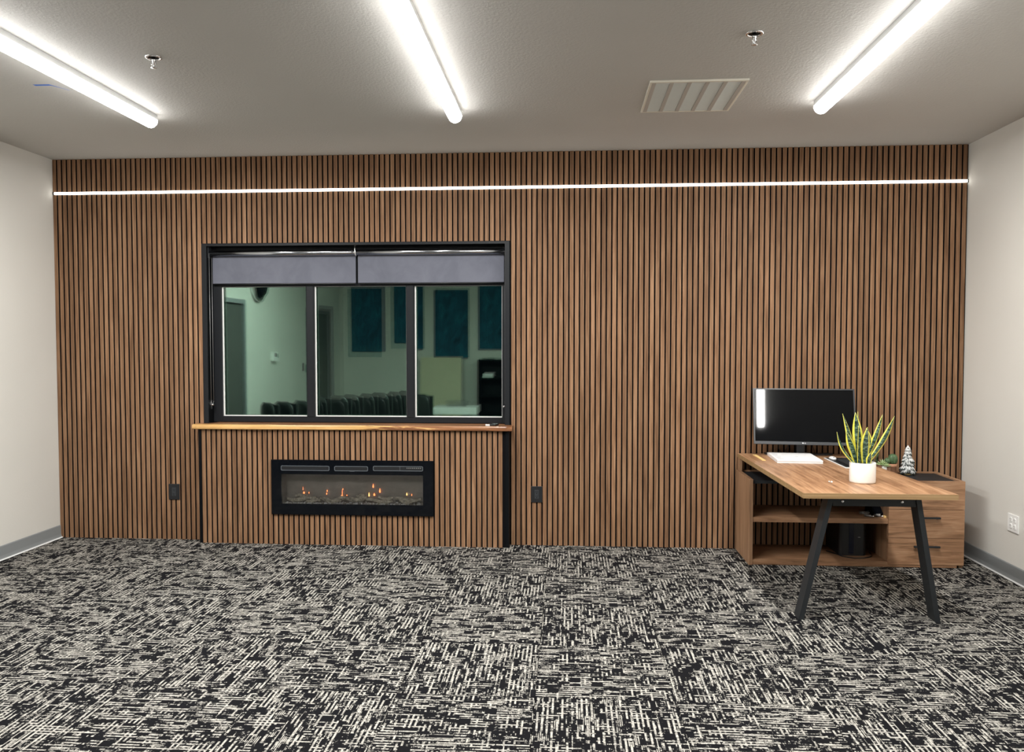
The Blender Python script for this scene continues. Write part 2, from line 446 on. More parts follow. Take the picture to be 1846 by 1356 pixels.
# ------------------------------------------------------------------ window
win = holder('window_1', (2.39, .1, .925))
RY = .155
MB().box(WX0-.002, WX0+.036, -.004, .006, WZ0-.003, WZ1+.002, .001).build('trim_strip', M['black_frame'], win)
MB().box(WX1-.034, WX1+.002, -.004, .006, WZ0-.003, WZ1+.002, .001).build('trim_strip', M['black_frame'], win)
MB().box(WX0+.036, WX1-.034, -.004, .006, WZ1-.018, WZ1+.002, .001).build('trim_strip', M['black_frame'], win)
MB().box(WX0+.0, WX0+.036, .006, RY, WZ0-.003, WZ1).build('reveal_panel', M['black'], win)
MB().box(WX1-.030, WX1, .006, RY, WZ0-.003, WZ1).build('reveal_panel', M['black'], win)
MB().box(WX0+.036, WX1-.030, .006, RY, WZ1-.018, WZ1).build('reveal_panel', M['black'], win)
FX0, FX1 = WX0+.036, WX1-.030
fy0, fy1 = .092, .15
gx = [(1.306, 1.986), (2.052, 2.779), (2.845, 3.527)]; gz0, gz1 = .969, 1.990
MB().box(FX0, gx[0][0], fy0, fy1, .925, WZ1-.018, .002).build('jamb', M['black_frame'], win)
MB().box(gx[2][1], FX1, fy0, fy1, .925, WZ1-.018, .002).build('jamb', M['black_frame'], win)
MB().box(gx[0][0], gx[2][1], fy0, fy1, .925, gz0, .002).build('bottom_rail', M['black_frame'], win)
MB().box(gx[0][0], gx[2][1], fy0, fy1, gz1, WZ1-.018, .002).build('head_rail', M['black_frame'], win)
for k in range(2):
    a, b = gx[k][1], gx[k+1][0]
    MB().prism([(a, fy1), (a, fy0+.004), (a+.008, fy0-.004), (b-.008, fy0-.004), (b, fy0+.004), (b, fy1)], 'z', gz0, gz1).build('mullion', M['black_frame'], win)
tilts = [(.0016, .0040), (.0062, -.0036), (-.0018, .0024)]
for k, (a, b) in enumerate(gx):
    MB().box(a+.001, b-.001, .116, .120, gz0+.001, gz1-.001).build('pane', M['pane_in'], win)
    mb = MB()
    for q in ((a, a+.011, gz0, gz1), (b-.0035, b, gz0, gz1), (a+.011, b-.0035, gz0, gz0+.008), (a+.011, b-.0035, gz1-.0025, gz1)):
        mb.box(q[0]+.0002, q[1]-.0002, .1100, .1155, q[2]+.0002, q[3]-.0002)
    mb.build('glazing_bead', M['white'], win)
    mb = MB(); cx, cz = (a+b)/2, (gz0+gz1)/2
    rx, rz = tilts[k]
    R_ = Matrix.Translation((cx, .139, cz)) @ Matrix.Rotation(rx, 4, 'X') @ Matrix.Rotation(rz, 4, 'Z') @ Matrix.Translation((-cx, -.139, -cz))
    mb.box(a+.004, b-.004, .137, .141, gz0+.004, gz1-.004, rot=R_).build('outer_pane', M['pane_out'], win)

# roller blinds
def roller_blind(x0, x1, left, label):
    t = thing('roller_blind', label, 'blind', ((x0+x1)/2, .05, 2.24), 0, 'roller blinds in the window')
    fx0, fx1 = (x0+.012, x1-.006) if left else (x0+.006, x1-.012)
    zc = 2.246
    MB().tube([(x0, .045, zc), (x1, .045, zc)], .0225, 20).build('roller_tube', M['alu'], t)
    mb = MB(); pts = [(.0255, zc), (.025, zc-.02), (.0262, zc-.04)] + [(.0262+.0006*math.sin(i), zc-.04-i*.0195) for i in range(1, 10)]
    zb = 2.012
    rows = [(.0685, zc), (.0675, zc-.03), (.0670, 2.15), (.0672, 2.08), (.067, zb)]
    mb.loft([[(fx0, y, z), (fx1, y, z), (fx1, y+.0012, z), (fx0, y+.0012, z)] for y, z in rows], smooth=False)
    fab = mb.build('fabric', M['blind'], t)
    MB().tube([(fx0, .0676, zb-.004), (fx1, .0676, zb-.004)], .006, 10).build('hem_bar', M['black_plastic'], t)
    bx = x0-.004 if left else x1+.001
    mb = MB().box(bx-.002, bx+.002, .02, .085, zc-.035, zc+.05, .001)
    mb.build('bracket', M['dark_grey'], t)
    cx = x0+.004 if left else x1-.001
    mb = MB()
    for dy in (.022, .066):
        mb.tube([(cx, dy, zc), (cx+.0005, dy, 1.6), (cx, dy, 1.09)], .0022, 6)
    mb.tube([(cx, .022, 1.09), (cx, .033, 1.067), (cx, .044, 1.06), (cx, .055, 1.067), (cx, .066, 1.09)], .0022, 6)
    mb.build('pull_chain', M['wire'], t)
    return t
rb1 = roller_blind(1.240, 2.398, True, 'left blue grey roller blind half raised under its shiny tube')
rb2 = roller_blind(2.404, 3.556, False, 'right blue grey roller blind half raised under its shiny tube')
for nm, cx, s in (('left', WX0+.036, 1), ('right', WX1-.030, -1)):
    t = thing('chain_cleat', f'small silver cleat holding the blind chain on the {nm} window reveal', 'cleat', (cx, .044, 1.068), 0, 'silver chain cleats beside the window')
    x0 = cx + s*.001
    MB().prism([(.034, 1.062), (.044, 1.098), (.054, 1.062), (.048, 1.028), (.040, 1.028)], 'x', x0, x0+s*.006).build('plate', M['silver'], t)
    MB().tube([(x0+s*.006, .044, 1.062), (x0+s*.018, .044, 1.062)], .006, 10).build('peg', M['silver'], t)
    MB().tube([(x0+s*.018, .044, 1.055), (x0+s*.020, .030, 1.066), (x0+s*.02, .058, 1.066)], .0035, 6).build('hook', M['silver'], t)
t = thing('blind_hook', 'white curved centre hook between the two roller blind tubes', 'hook', (2.402, .02, 2.29))
MB().tube([(2.398, .03, WZ1-.019), (2.398, .018, 2.285), (2.400, .012, 2.255), (2.405, .014, 2.222), (2.409, .022, 2.214)], .0042, 8).build('arm', M['chrome'], t)
MB().box(2.390, 2.408, .022, .046, WZ1-.0225, WZ1-.0185, .0008).build('mount_plate', M['chrome'], t)

# ------------------------------------------------------------------ fireplace surround and mantel sill
fs = thing('fireplace_surround', 'slatted walnut box built out under the window around the fireplace', 'surround', (2.39, BY/2, 0))
fbx0, fbx1, fbz0, fbz1 = 1.772, 3.018, .237, .652
mb = MB()
for b in ((BX0+.001, fbx0+.02, .001, .884), (fbx1-.02, BX1-.001, .001, .884), (fbx0+.02, fbx1-.02, .001, fbz0+.02), (fbx0+.02, fbx1-.02, fbz1-.02, .884)):
    mb.box(b[0], b[1], BY+SD, -.0005, b[2], b[3])
mb.build('backing_panel', M['felt'], fs)
MB().box(BX0, BX0+.0235, BY-.002, -.0008, .001, .884, .001).build('corner_trim', M['black'], fs)
MB().box(BX1-.026, BX1, BY-.002, -.0008, .001, .884, .001).build('corner_trim', M['black'], fs)
k = 0; x = BX0+.0255
while x+SW < BX1-.024:
    a, b = x, x+SW
    if b > fbx0+.002 and a < fbx1-.002:
        slat(a, b, .001, fbz0+.001, BY, fs); slat(a, b, fbz1-.001, .884, BY, fs)
    else: slat(a, b, .001, .884, BY, fs)
    x += .0403

sl = MB()
rings = []
n_ = 60
for i in range(n_+1):
    x = 1.150 + (3.617-1.150)*i/n_
    wv = .004*math.sin(x*3.1)+.002*math.sin(x*9.7+1)
    yf = -.122+wv; zt = .9215; zb = .8855
    if i in (0, n_): yf += .01
    rings.append([(x, .0905 if WX0+.037 < x < WX1-.031 else -.0052, zb), (x, yf+.006, zb), (x, yf, zb+.006), (x, yf+.002, zt-.010), (x, yf+.008, zt-.0015), (x, yf+.014, zt), (x, .0905 if WX0+.037 < x < WX1-.031 else -.0052, zt)])
sl.loft(rings, smooth=False)
tag(sl.build('mantel_shelf', M['sill']), 'live edge wooden slab sill below the window, pale left and dark right', 'shelf')
def remote(name, x0, x1, y0, y1, z, h, mt, label, rz, btn):
    cx, cy = (x0+x1)/2, (y0+y1)/2
    t = thing(name, label, 'remote', (cx, cy, z), rz, None)
    FRAMES[t.name] = Matrix.Translation((cx, cy, z)) @ Matrix.Rotation(rz, 4, 'Z')
    mb = MB().box(x0-cx, x1-cx, y0-cy, y1-cy, .0003, h, .002); mb.b.transform(FRAMES[t.name]); mb.build('shell', mt, t)
    mb = MB()
    for q in range(3): mb.lathe([(.003, h), (.003, h+.0012)], x0-cx+.012+q*.010, 0, 10)
    mb.b.transform(FRAMES[t.name]); mb.build('buttons', btn, t)
remote('remote_control', 3.412, 3.446, -.075, -.030, .9215, .009, M['white'], 'small white remote control lying at the right end of the sill', .15, M['grey_line'])
remote('remote_control', 3.455, 3.502, -.082, -.015, .9215, .014, M['black_plastic'], 'small black remote control lying beside the white one on the sill', -.35, M['silver'])

# ------------------------------------------------------------------ electric fireplace
ef = thing('electric_fireplace', 'wide black glass electric fireplace insert with small orange flames', 'fireplace', (2.395, BY, .24))
ox0, ox1, oz0, oz1 = 1.847, 2.943, .316, .545
fy = -.112
mb = MB()
for b in ((fbx0, fbx1, oz1, fbz1), (fbx0, fbx1, fbz0, oz0), (fbx0, ox0, oz0, oz1), (ox1, fbx1, oz0, oz1)):
    mb.box(b[0], b[1], fy, BY-.0005, b[2], b[3])
mb.build('glass_frame', M['black_gloss'], ef)
mb = MB()
for b in ((fbx0-.003, fbx0, fbz0-.003, fbz1+.003), (fbx1, fbx1+.003, fbz0-.003, fbz1+.003), (fbx0, fbx1, fbz0-.003, fbz0), (fbx0, fbx1, fbz1, fbz1+.003)):
    mb.box(b[0], b[1], fy+.001, BY-.0015, b[2], b[3])
mb.build('edge_trim', M['black'], ef)
iy = -.004
mb = MB()
mb.box(ox0-.01, ox1+.01, iy-.003, iy, oz0-.01, oz1+.01)
mb.box(ox0-.01, ox0, BY+.001, iy-.003, oz0-.01, oz1+.01); mb.box(ox1, ox1+.01, BY+.001, iy-.003, oz0-.01, oz1+.01)
mb.box(ox0, ox1, BY+.001, iy-.003, oz0-.01, oz0); mb.box(ox0, ox1, BY+.001, iy-.003, oz1, oz1+.01)
mb.build('firebox', M['firebox'], ef)
MB().box(ox0+.0005, ox1-.0005, -.1095, -.106, oz0+.0005, oz1-.0005).build('glass_front', M['fire_glass'], ef)
def slot(x0, x1, z0, z1):
    def rr(d):
        r = .010-d*.5; a0, a1, b0, b1 = x0+d, x1-d, z0+d, z1-d
        return [(cx+r*math.cos(t), cz+r*math.sin(t)) for (cx, cz, s) in ((a1-r, b1-r, 0), (a0+r, b1-r, 1), (a0+r, b0+r, 2), (a1-r, b0+r, 3)) for t in [PI/2*(s+q/4) for q in range(5)]]
    mb = MB(); o_, i_ = rr(0), rr(.0042)
    mb.loft([[(p[0], fy-.0002, p[1]) for p in o_], [(p[0], fy-.003, p[1]) for p in o_], [(p[0], fy-.003, p[1]) for p in i_], [(p[0], fy-.0002, p[1]) for p in i_]], cap=False, smooth=False)
    v = mb.build('air_vent', M['grey_line'], ef)
    MB().prism(i_, 'y', fy-.0011, fy-.0002).build('vent_panel', M['black_plastic'], v)
    return v
slot(1.846, 2.224, .573, .611); slot(2.262, 2.522, .573, .611); vr = slot(2.561, 2.944, .577, .615)
MB().box(2.38, 2.418, fy-.003, fy-.0003, .5705, .574).build('latch', M['grey_line'], ef)
MB().box(2.766, 2.769, fy-.0018, fy-.0012, .581, .611).build('divider', M['grey_line'], vr)
mb = MB()
for q in range(8):
    x = 2.818+q*.0145
    mb.box(x, x+.0085, fy-.0017, fy-.0012, .597, .604)
mb.build('control_icons', M['wire'], vr)
mb = MB()
random.seed(3)
for q in range(210):
    x = ox0+.008+(ox1-ox0-.016)*random.random(); y = -.101+.085*random.random()**2
    r = .004+.004*random.random()
    mb.ball((x, y, oz0+r*.7), (r, r, r*.8), 3)
cr = mb.build('crystal_bed', M['crystal'], ef); cr['kind'] = 'stuff'
for (xa, xb, z, r, y) in ((1.87, 2.06, .345, .016, -.055), (1.93, 2.10, .360, .018, -.04), (2.03, 2.14, .338, .015, -.07), (2.13, 2.30, .340, .016, -.06), (2.22, 2.40, .346, .013, -.045), (2.36, 2.50, .352, .017, -.05), (2.41, 2.47, .372, .014, -.035),
                          (2.49, 2.70, .341, .015, -.065), (2.58, 2.70, .355, .017, -.045), (2.72, 2.92, .352, .016, -.05), (2.75, 2.88, .338, .014, -.072)):
    pts, rs = [], []
    ph = random.random()*6
    for q in range(9):
        f = q/8
        pts.append((xa+(xb-xa)*f, y+.008*math.sin(ph+f*5), z+.010*math.sin(ph*2+f*6)-.006*f))
        rs.append(r*(.45+.75*math.sin(PI*min(max(f, .06), .94)))*(.85+.3*random.random()))
    MB().tube(pts, rs, 9).build('driftwood', M['drift'], ef)
for (px, z0, h, w, my) in ((1.992, .378, .018, .013, 0), (1.985, .405, .030, .003, 0), (2.032, .380, .014, .006, 0), (2.172, .373, .016, .008, 0), (2.176, .396, .015, .009, 0), (2.293, .365, .008, .016, 0), (2.295, .372, .045, .004, 0), (2.300, .412, .012, .007, 0), (2.331, .366, .010, .008, 0),
                           (2.505, .362, .034, .009, 1), (2.546, .368, .022, .015, 0), (2.538, .430, .032, .010, 0), (2.590, .392, .036, .011, 0), (2.800, .374, .022, .010, 1), (2.838, .372, .016, .006, 0)):
    MB().lathe([(.0004, 0), (w*.42, h*.12), (w*.5, h*.3), (w*.34, h*.6), (w*.12, h*.88), (.0003, h)], px, -.018, 10, cz=z0, sy=.35).build('flame', M['flame_y' if my else 'flame'], ef)

# ------------------------------------------------------------------ outlets
def outlet(name, loc, label):
    t = thing('wall_outlet', label, 'outlet', loc, 0, 'black outlets on the slats')
    x, y, z = loc
    MB().box(x-.044, x+.044, y-.007, y, z-.062, z+.062, .002).build('cover_plate', M['black_plastic'], t)
    r = MB().box(x-.0165, x+.0165, y-.009, y-.0068, z-.0335, z+.0335, .0008).build('receptacle', M['dark_grey'], t)
    mb = MB()
    for dz in (.017, -.017):
        mb.box(x-.007, x-.005, y-.0095, y-.0088, z+dz-.002, z+dz+.006); mb.box(x+.005, x+.007, y-.0095, y-.0088, z+dz-.002, z+dz+.006)
        mb.lathe([(.0024, 0), (.0024, .0006)], x, 0, 8, cz=0)
        mb.b.verts.ensure_lookup_table()
        for v in mb.b.verts[-16:]:
            v.co = Vector((v.co.x, y-.0095+v.co.z, z+dz-.008+v.co.y))
    mb.build('slots', M['black_gloss'], r)
outlet('wall_outlet', (.946, -.0003, .378), 'black wall outlet on the slats left of the fireplace surround')
outlet('wall_outlet', (3.799, -.0003, .393), 'black wall outlet on the slats right of the fireplace surround')
wy, wz = -.698, .372
t = thing('quad_outlet', 'white four socket outlet plate on the right wall by the cabinet', 'outlet', (W, wy, wz))
MB().box(W-.007, W-.0003, wy-.063, wy+.063, wz-.0575, wz+.0575, .002).build('cover_plate', M['white'], t)
for dy in (-.023, .023):
    for dz in (.021, -.021):
        k = 20
        ring = lambda r, xx: [(xx, wy+dy+max(-.0145, min(.0145, r*math.cos(2*PI*q/k))), wz+dz+r*math.sin(2*PI*q/k)) for q in range(k)]
        sk = MB().loft([ring(.0172, W-.007), ring(.0172, W-.0098), ring(.0155, W-.0102)], smooth=False).build('socket', M['white'], t)
        mb = MB()
        for q in (-.006, .006): mb.box(W-.0108, W-.0101, wy+dy+q-.001, wy+dy+q+.001, wz+dz, wz+dz+.008)
        mb.box(W-.0108, W-.0101, wy+dy-.002, wy+dy+.002, wz+dz-.010, wz+dz-.006)
        mb.build('slots', M['dark_grey'], sk)

# ------------------------------------------------------------------ ceiling things
def tube_light():
    t = thing('ceiling_light', '', 'ceiling light', (0, 0, H), 0, 'long tube lights on the ceiling')
    L = 3.0
    MB().box(-.041, .041, -L, 0, H-.034, H-.0006, .002).build('housing', M['white_paint'], t)
    prof = [(.0435*math.cos(a), -.049*math.sin(a)*.95) for a in [PI*q/16 for q in range(17)]]
    rings = []
    for yy, s_ in ((.004, .55), (.003, .8), (0.0, .95), (-.006, 1.0), (-L+.006, 1.0), (-L, .95), (-L-.003, .8)):
        rings.append([(p[0]*(s_ if abs(s_) < 1 else 1), yy, H-.0342+p[1]*s_) for p in prof])
    MB().loft(rings).build('diffuser', M['tube'], t)
    ld = bpy.data.lights.new('tube_beam', 'AREA'); ld.shape = 'RECTANGLE'; ld.size = .07; ld.size_y = L-.02
    ld.energy = TUBE_W; ld.color = (1.0, .985, .955)
    lo = bpy.data.objects.new('tube_beam', ld); C.objects.link(lo); lo.parent = t; lo.location = (0, -L/2, -.0835)
    return t
TL = [(1.405, -1.125, 'leftmost of the three long lit tube lights on the ceiling'), (3.335, -1.10, 'middle one of the three long lit tube lights on the ceiling'), (5.53, -1.14, 'rightmost of the three long lit tube lights on the ceiling')]
tl = tube_light()
for q, (x, y, lb) in enumerate(TL):
    if q == 0: tl.location = (x, y, H); tl['label'] = lb
    else: dup(tl, (x, y, H), 0, lb)

sp = thing('sprinkler', 'chrome sprinkler head on the ceiling right of the leftmost tube light', 'sprinkler', (1.948, -2.121, H), 0, 'sprinkler heads')
x, y = 1.948, -2.121
MB().lathe([(.041, -.0005), (.0415, -.003), (.038, -.006), (.032, -.0065), (.030, -.004), (.029, -.0006)], x, y, 28, cz=H).build('escutcheon', M['chrome'], sp)
MB().lathe([(.0288, -.0005), (.0288, -.0020)], x, y, 24, cz=H).build('recess', M['black'], sp)
MB().lathe([(.009, -.0021), (.009, -.02), (.0055, -.024), (.0055, -.034), (.003, -.036), (.003, -.052)], x, y, 14, cz=H).build('stem', M['chrome'], sp)
mb = MB()
for s_ in (-1, 1): mb.tube([(x+s_*.009, y, H-.018), (x+s_*.013, y, H-.032), (x+s_*.004, y, H-.050)], .0022, 6)
mb.build('frame_arms', M['chrome'], sp)
MB().lathe([(.003, -.0515), (.0145, -.052), (.0145, -.0535), (.003, -.055)], x, y, 20, cz=H).build('deflector', M['chrome'], sp)
dup(sp, (4.897, -2.225, H), .6, 'chrome sprinkler head on the ceiling left of the rightmost tube light')

vx0, vx1, vy0, vy1 = 4.480, 5.016, -1.585, -1.005
vt = thing('ceiling_vent', 'square cream air vent with five louvred bays on the ceiling', 'vent', ((vx0+vx1)/2, (vy0+vy1)/2, H))
zt = H-.0006
mb = MB()
mb.box(vx0, vx1, vy0, vy0+.016, zt-.012, zt, .002); mb.box(vx0, vx1, vy1-.016, vy1, zt-.012, zt, .002)
mb.box(vx0, vx0+.014, vy0+.016, vy1-.016, zt-.012, zt, .002); mb.box(vx1-.014, vx1, vy0+.016, vy1-.016, zt-.012, zt, .002)
mb.build('rim', M['cream'], vt)
MB().box(vx0+.014, vx1-.014, vy0+.016, vy1-.016, zt-.002, zt).build('back_plate', M['vent_grey'], vt)
bays = []
bw = .076; gap = (vx1-vx0-.028-5*bw)/6
for q in range(5):
    a = vx0+.014+gap+(bw+gap)*q; bays.append((a, a+bw))
edges = [vx0+.014] + [v for b in bays for v in b] + [vx1-.014]
for q in range(6):
    MB().box(edges[2*q], edges[2*q+1], vy0+.016, vy1-.016, zt-.0122, zt-.002).build('bar', M['vent_bar'], vt)
for a, b in bays:
    mb = MB()
    for q in range(22):
        yy = vy0+.034+q*.0238
        mb.prism([(yy, zt-.003), (yy+.013, zt-.0105), (yy+.0145, zt-.0105), (yy+.0018, zt-.003)], 'x', a+.001, b-.001)
    mb.box(a, b, vy0+.016, vy0+.034, zt-.0095, zt-.002); mb.box(a, b, vy1-.034, vy1-.016, zt-.0095, zt-.002)
    mb.build('louvre', M['vent_grey'], vt)
t = MB()
t.loft([[(1.058, -1.755, H-.0004), (1.060, -1.733, H-.0004), (1.060, -1.733, H-.0012), (1.058, -1.755, H-.0012)], [(1.150, -1.752, H-.0004), (1.150, -1.733, H-.0004), (1.150, -1.733, H-.0014), (1.150, -1.752, H-.0014)],
        [(1.185, -1.70, H-.004), (1.187, -1.694, H-.004), (1.187, -1.694, H-.005), (1.185, -1.70, H-.005)], [(1.215, -1.675, H-.009), (1.216, -1.67, H-.009), (1.216, -1.67, H-.010), (1.215, -1.675, H-.010)]], smooth=False)
tag(t.build('painter_tape', M['tape']), 'torn strip of blue painter tape on the ceiling left of the leftmost tube light', 'tape')

# ------------------------------------------------------------------ credenza along the wall
cx0, cx1, cyf, cyb = 5.292, 6.738, -.45, -.014
cd = thing('credenza', 'low walnut credenza with open shelves and three drawers by the right corner', 'cabinet', ((cx0+cx1)/2, cyf/2, 0))
pt = .026
MB().box(cx0, cx0+pt, cyf, cyb, .001, .600, .0008).build('side_panel', M['cab_z'], cd)
MB().box(cx1-pt, cx1, cyf+.02, cyb, .001, .600, .0008).build('side_panel', M['cab_z'], cd)
dx0 = 6.232
MB().box(dx0, dx0+pt, cyf+.02, cyb, .0395, .566, .0008).build('divider', M['cab_z'], cd)
MB().box(cx0+pt, cx1-.045, cyf+.004, cyb, .003, .039, .0008).build('base_panel', M['cab_x'], cd)
MB().box(cx0+pt, dx0, cyf+.004, cyb, .302, .336, .0008).build('shelf', M['cab_x'], cd)
MB().box(cx0+pt, cx1-pt, cyf+.022, cyb-.02, .567, .590, .0008).build('top_inset', M['black_metal'], cd)
MB().box(cx0+pt, cx1-pt, cyb-.0195, cyb, .540, .600, .0008).build('back_rail', M['cab_x'], cd)
for (z0, z1) in ((.406, .600), (.207, .403), (.022, .204)):
    d = MB().box(dx0+.001, cx1-.001, cyf, cyf+.0195, z0, z1, .0008).build('drawer', M['cab_x'], cd)
    hz = z1-.052; hx = 6.482
    mb = MB().box(hx-.087, hx+.087, cyf-.030, cyf-.016, hz-.0065, hz+.0065, .003)
    mb.box(hx-.075, hx-.065, cyf-.020, cyf+.0005, hz-.0035, hz+.0035); mb.box(hx+.065, hx+.075, cyf-.020, cyf+.0005, hz-.0035, hz+.0035)
    mb.build('handle', M['black_metal'], d)

# ------------------------------------------------------------------ desk
DZ = .722
dk = thing('desk', 'walnut topped desk standing out from the wall on black splayed legs', 'desk', (5.71, -.8, 0), 0)
qx = lambda x, y: x - (y+.02)*.0135*1.0        # the desk stands very slightly turned
y0, y1 = -1.625, -.012
pts = [(qx(5.300, y0), y0), (6.1435, y0+.004), (6.056, y1), (qx(5.300, y1), y1)]
mb = MB(); A = [mb.b.verts.new((p[0], p[1], DZ-.030)) for p in pts]; B = [mb.b.verts.new((p[0], p[1], DZ)) for p in pts]
f = mb.b.faces.new(B); f.material_index = 0
f = mb.b.faces.new(A[::-1]); f.material_index = 0
for q in range(4):
    f = mb.b.faces.new((A[q], A[(q+1) % 4], B[(q+1) % 4], B[q])); f.material_index = 1
mb.build('desktop', [M['desk_top'], M['edge']], dk)
def leg(xb, xt, nm='leg'):
    w = .014; ya, yb = -1.567, -1.474
    MB().loft([[(xb-w, ya, .0), (xb+w, ya, .0), (xb+w, yb, .0), (xb-w, yb, .0)], [(xt-w, ya, .6915), (xt+w, ya, .6915), (xt+w, yb, .6915), (xt-w, yb, .6915)]], smooth=False).build('leg', M['black_metal'], dk)
leg(5.335, 5.490); leg(6.074, 5.957)
mb = MB().box(5.500, 5.947, -1.560, -1.485, .640, .6915, .001)
mb.build('crossbar', M['black_metal'], dk)
for x in (5.552, 5.872):
    o = MB().lathe([(.0085, 0), (.0085, .003), (.006, .005), (.0005, .0053)], 0, 0, 14)
    o.b.transform(Matrix.Translation((x, -1.5601, .667)) @ Matrix.Rotation(PI/2, 4, 'X')); o.build('bolt', M['silver'], dk)
MB().box(5.70, 5.75, -1.485, -.06, .662, .6915).build('underframe_rail', M['black_metal'], dk)
MB().box(5.302, 5.322, -.075, -.016, .6005, .6915, .0008).build('riser', M['cab_z'], dk)
MB().box(6.030, 6.050, -.075, -.016, .6005, .6915, .0008).build('riser', M['cab_z'], dk)

# ------------------------------------------------------------------ things on the desk
# monitor
mt_ = thing('monitor', 'large black flat screen monitor on the far end of the desk', 'monitor', (5.735, -.12, DZ))
TA = math.radians(16)
MR = Matrix.Translation((5.738, -.195, .812)) @ Matrix.Rotation(-.111, 4, 'Z') @ Matrix.Rotation(-TA, 4, 'X')
mw, mh = .708, .414
def mpart(mb, nm, mm, par=None):
    mb.b.transform(MR); return mb.build(nm, mm, par or mt_)
mb = MB()
for b in ((-mw/2, mw/2, 0, .021), (-mw/2, mw/2, mh-.009, mh), (-mw/2, -mw/2+.010, .021, mh-.009), (mw/2-.010, mw/2, .021, mh-.009)):
    mb.box(b[0], b[1], -.006, .012, b[2], b[3])
mpart(mb, 'bezel', M['dark_grey'])
mpart(MB().box(-mw/2+.010, mw/2-.010, -.003, .010, .021, mh-.009), 'screen', M['screen'])
mpart(MB().box(-mw/2+.004, mw/2-.004, .0122, .030, .004, mh-.004, .006), 'back_cover', M['black_plastic'])
mb = MB(); k = 20
mb.loft([[(-.014+.0045*math.cos(2*PI*q/k), yy, .0105+.0045*math.sin(2*PI*q/k)) for q in range(k)] for yy in (-.0060, -.0068)], smooth=False)
em = mpart(mb, 'emblem', M['silver'])
cu = bpy.data.curves.new('logo_letters', 'FONT'); cu.body = 'LG'; cu.size = .0115; cu.extrude = .0004
tmp = bpy.data.objects.new('logo_letters', cu); C.objects.link(tmp)
dg = bpy.context.evaluated_depsgraph_get(); lm = bpy.data.meshes.new_from_object(tmp.evaluated_get(dg)); bpy.data.objects.remove(tmp)
lm.transform(MR @ Matrix.Translation((-.007, -.0066, .0066)) @ Matrix.Rotation(PI/2, 4, 'X'))
lm.transform(FRAMES[mt_.name].inverted()); lm.materials.clear(); lm.materials.append(M['silver'])
lo = bpy.data.objects.new('logo_letters', lm); C.objects.link(lo); lo.parent = mt_
MB().box(5.705, 5.765, -.100, -.060, DZ+.012, .96, .004).box(5.71, 5.76, -.150, -.095, .90, .955, .003).build('stand_neck', M['black_plastic'], mt_)
mb = MB(); n_ = 24
arc = [(5.735+.245*math.cos(a), -.052-.052*math.sin(a)) for a in [PI*q/n_ for q in range(n_+1)]] + [(5.735-.245, -.030), (5.735+.245, -.030)]
mb.prism(arc, 'z', DZ+.0004, DZ+.012); mb.build('stand_base', M['black_plastic'], mt_)
mb = MB()
mb.tube([(5.60, -.09, .90), (5.585, -.07, .82), (5.59, -.055, .76), (5.62, -.045, .729)], .003, 6)
mb.tube([(5.63, -.09, .90), (5.66, -.07, .80), (5.64, -.05, .75), (5.655, -.04, .729)], .003, 6)
mb.tube([(5.80, -.11, .86), (5.835, -.06, .78), (5.855, -.035, .729)], .003, 6)
mb.build('cables', M['black_plastic'], mt_)

# papers
ps = thing('paper_stack', 'white stack of printed papers lying on the desk before the monitor', 'papers', (5.63, -.3, DZ))
rot = Matrix.Translation((5.632, -.306, 0)) @ Matrix.Rotation(-.07, 4, 'Z')
for q in range(5):
    mb = MB().box(-.152+.003*random.random(), .152-.003*random.random(), -.20+.004*random.random(), .20-.003*random.random(), DZ+.0004+q*.0042, DZ+.0042+q*.0042)
    mb.b.transform(rot); mb.build('sheet_bundle', M['paper'], ps)
mb = MB().box(-.08, .115, -.14, .10, DZ+.0212, DZ+.0218); mb.b.transform(rot); pg = mb.build('cover_sheet', M['paper'], ps)
mb = MB()
for q in range(5): mb.box(-.135, -.095-.01*(q % 2), -.15+.06*q, -.12+.06*q, DZ+.0212, DZ+.0215)
mb.box(.0, .022, -.03, -.012, DZ+.0218, DZ+.0221); mb.box(-.07, .10, .08, .088, DZ+.0218, DZ+.0221)
mb.b.transform(rot); mb.build('printing', M['print'], ps)
mb = MB().box(-.0125, .0125, -.15, .15, DZ+.0004, DZ+.004, .0008); mb.b.transform(Matrix.Translation((5.404, -.243, 0)) @ Matrix.Rotation(-.004, 4, 'Z'))
tag(mb.build('ruler', M['yellow']), 'pale yellow wooden ruler lying at the left edge of the desk', 'ruler')
mb = MB(); mb.ball((5.580, -1.285, DZ+.006), (.006, .010, .0055), 5); mb.ball((5.572, -1.265, DZ+.005), (.004, .007, .0045), 4)
tag(mb.build('paper_scrap', M['paper']), 'tiny white scrap lying on the bare desktop before the papers', 'scrap')

# desk pad, keyboard, mouse
pa = thing('desk_pad', 'black desk pad with a white edge behind the potted plant', 'desk pad', (5.98, -.5, DZ))
PR = Matrix.Translation((5.936, -.483, 0)) @ Matrix.Rotation(-.01, 4, 'Z')
mb = MB().box(-.084, .084, -.232, .232, DZ+.0004, DZ+.006, .001); mb.b.transform(PR); mb.build('white_edge', M['white'], pa)
mb = MB().box(-.076, .078, -.218, .224, DZ+.006, DZ+.0085, .0008); mb.b.transform(PR); mb.build('pad_surface', M['black_plastic'], pa)
kb = thing('keyboard', 'black keyboard on the desk pad, half hidden by the potted plant', 'keyboard', (6.0, -.56, DZ+.0085))
KR = PR @ Matrix.Translation((.012, -.03, DZ+.0087))
mb = MB().box(-.062, .060, -.165, .09, 0, .010, .002); mb.b.transform(KR); mb.build('case', M['black_plastic'], kb)
mb = MB()
for i in range(5):
    for j in range(13):
        mb.box(-.058+i*.0235, -.058+i*.0235+.0195, -.160+j*.0190, -.160+j*.0190+.0155, .0102, .0145)
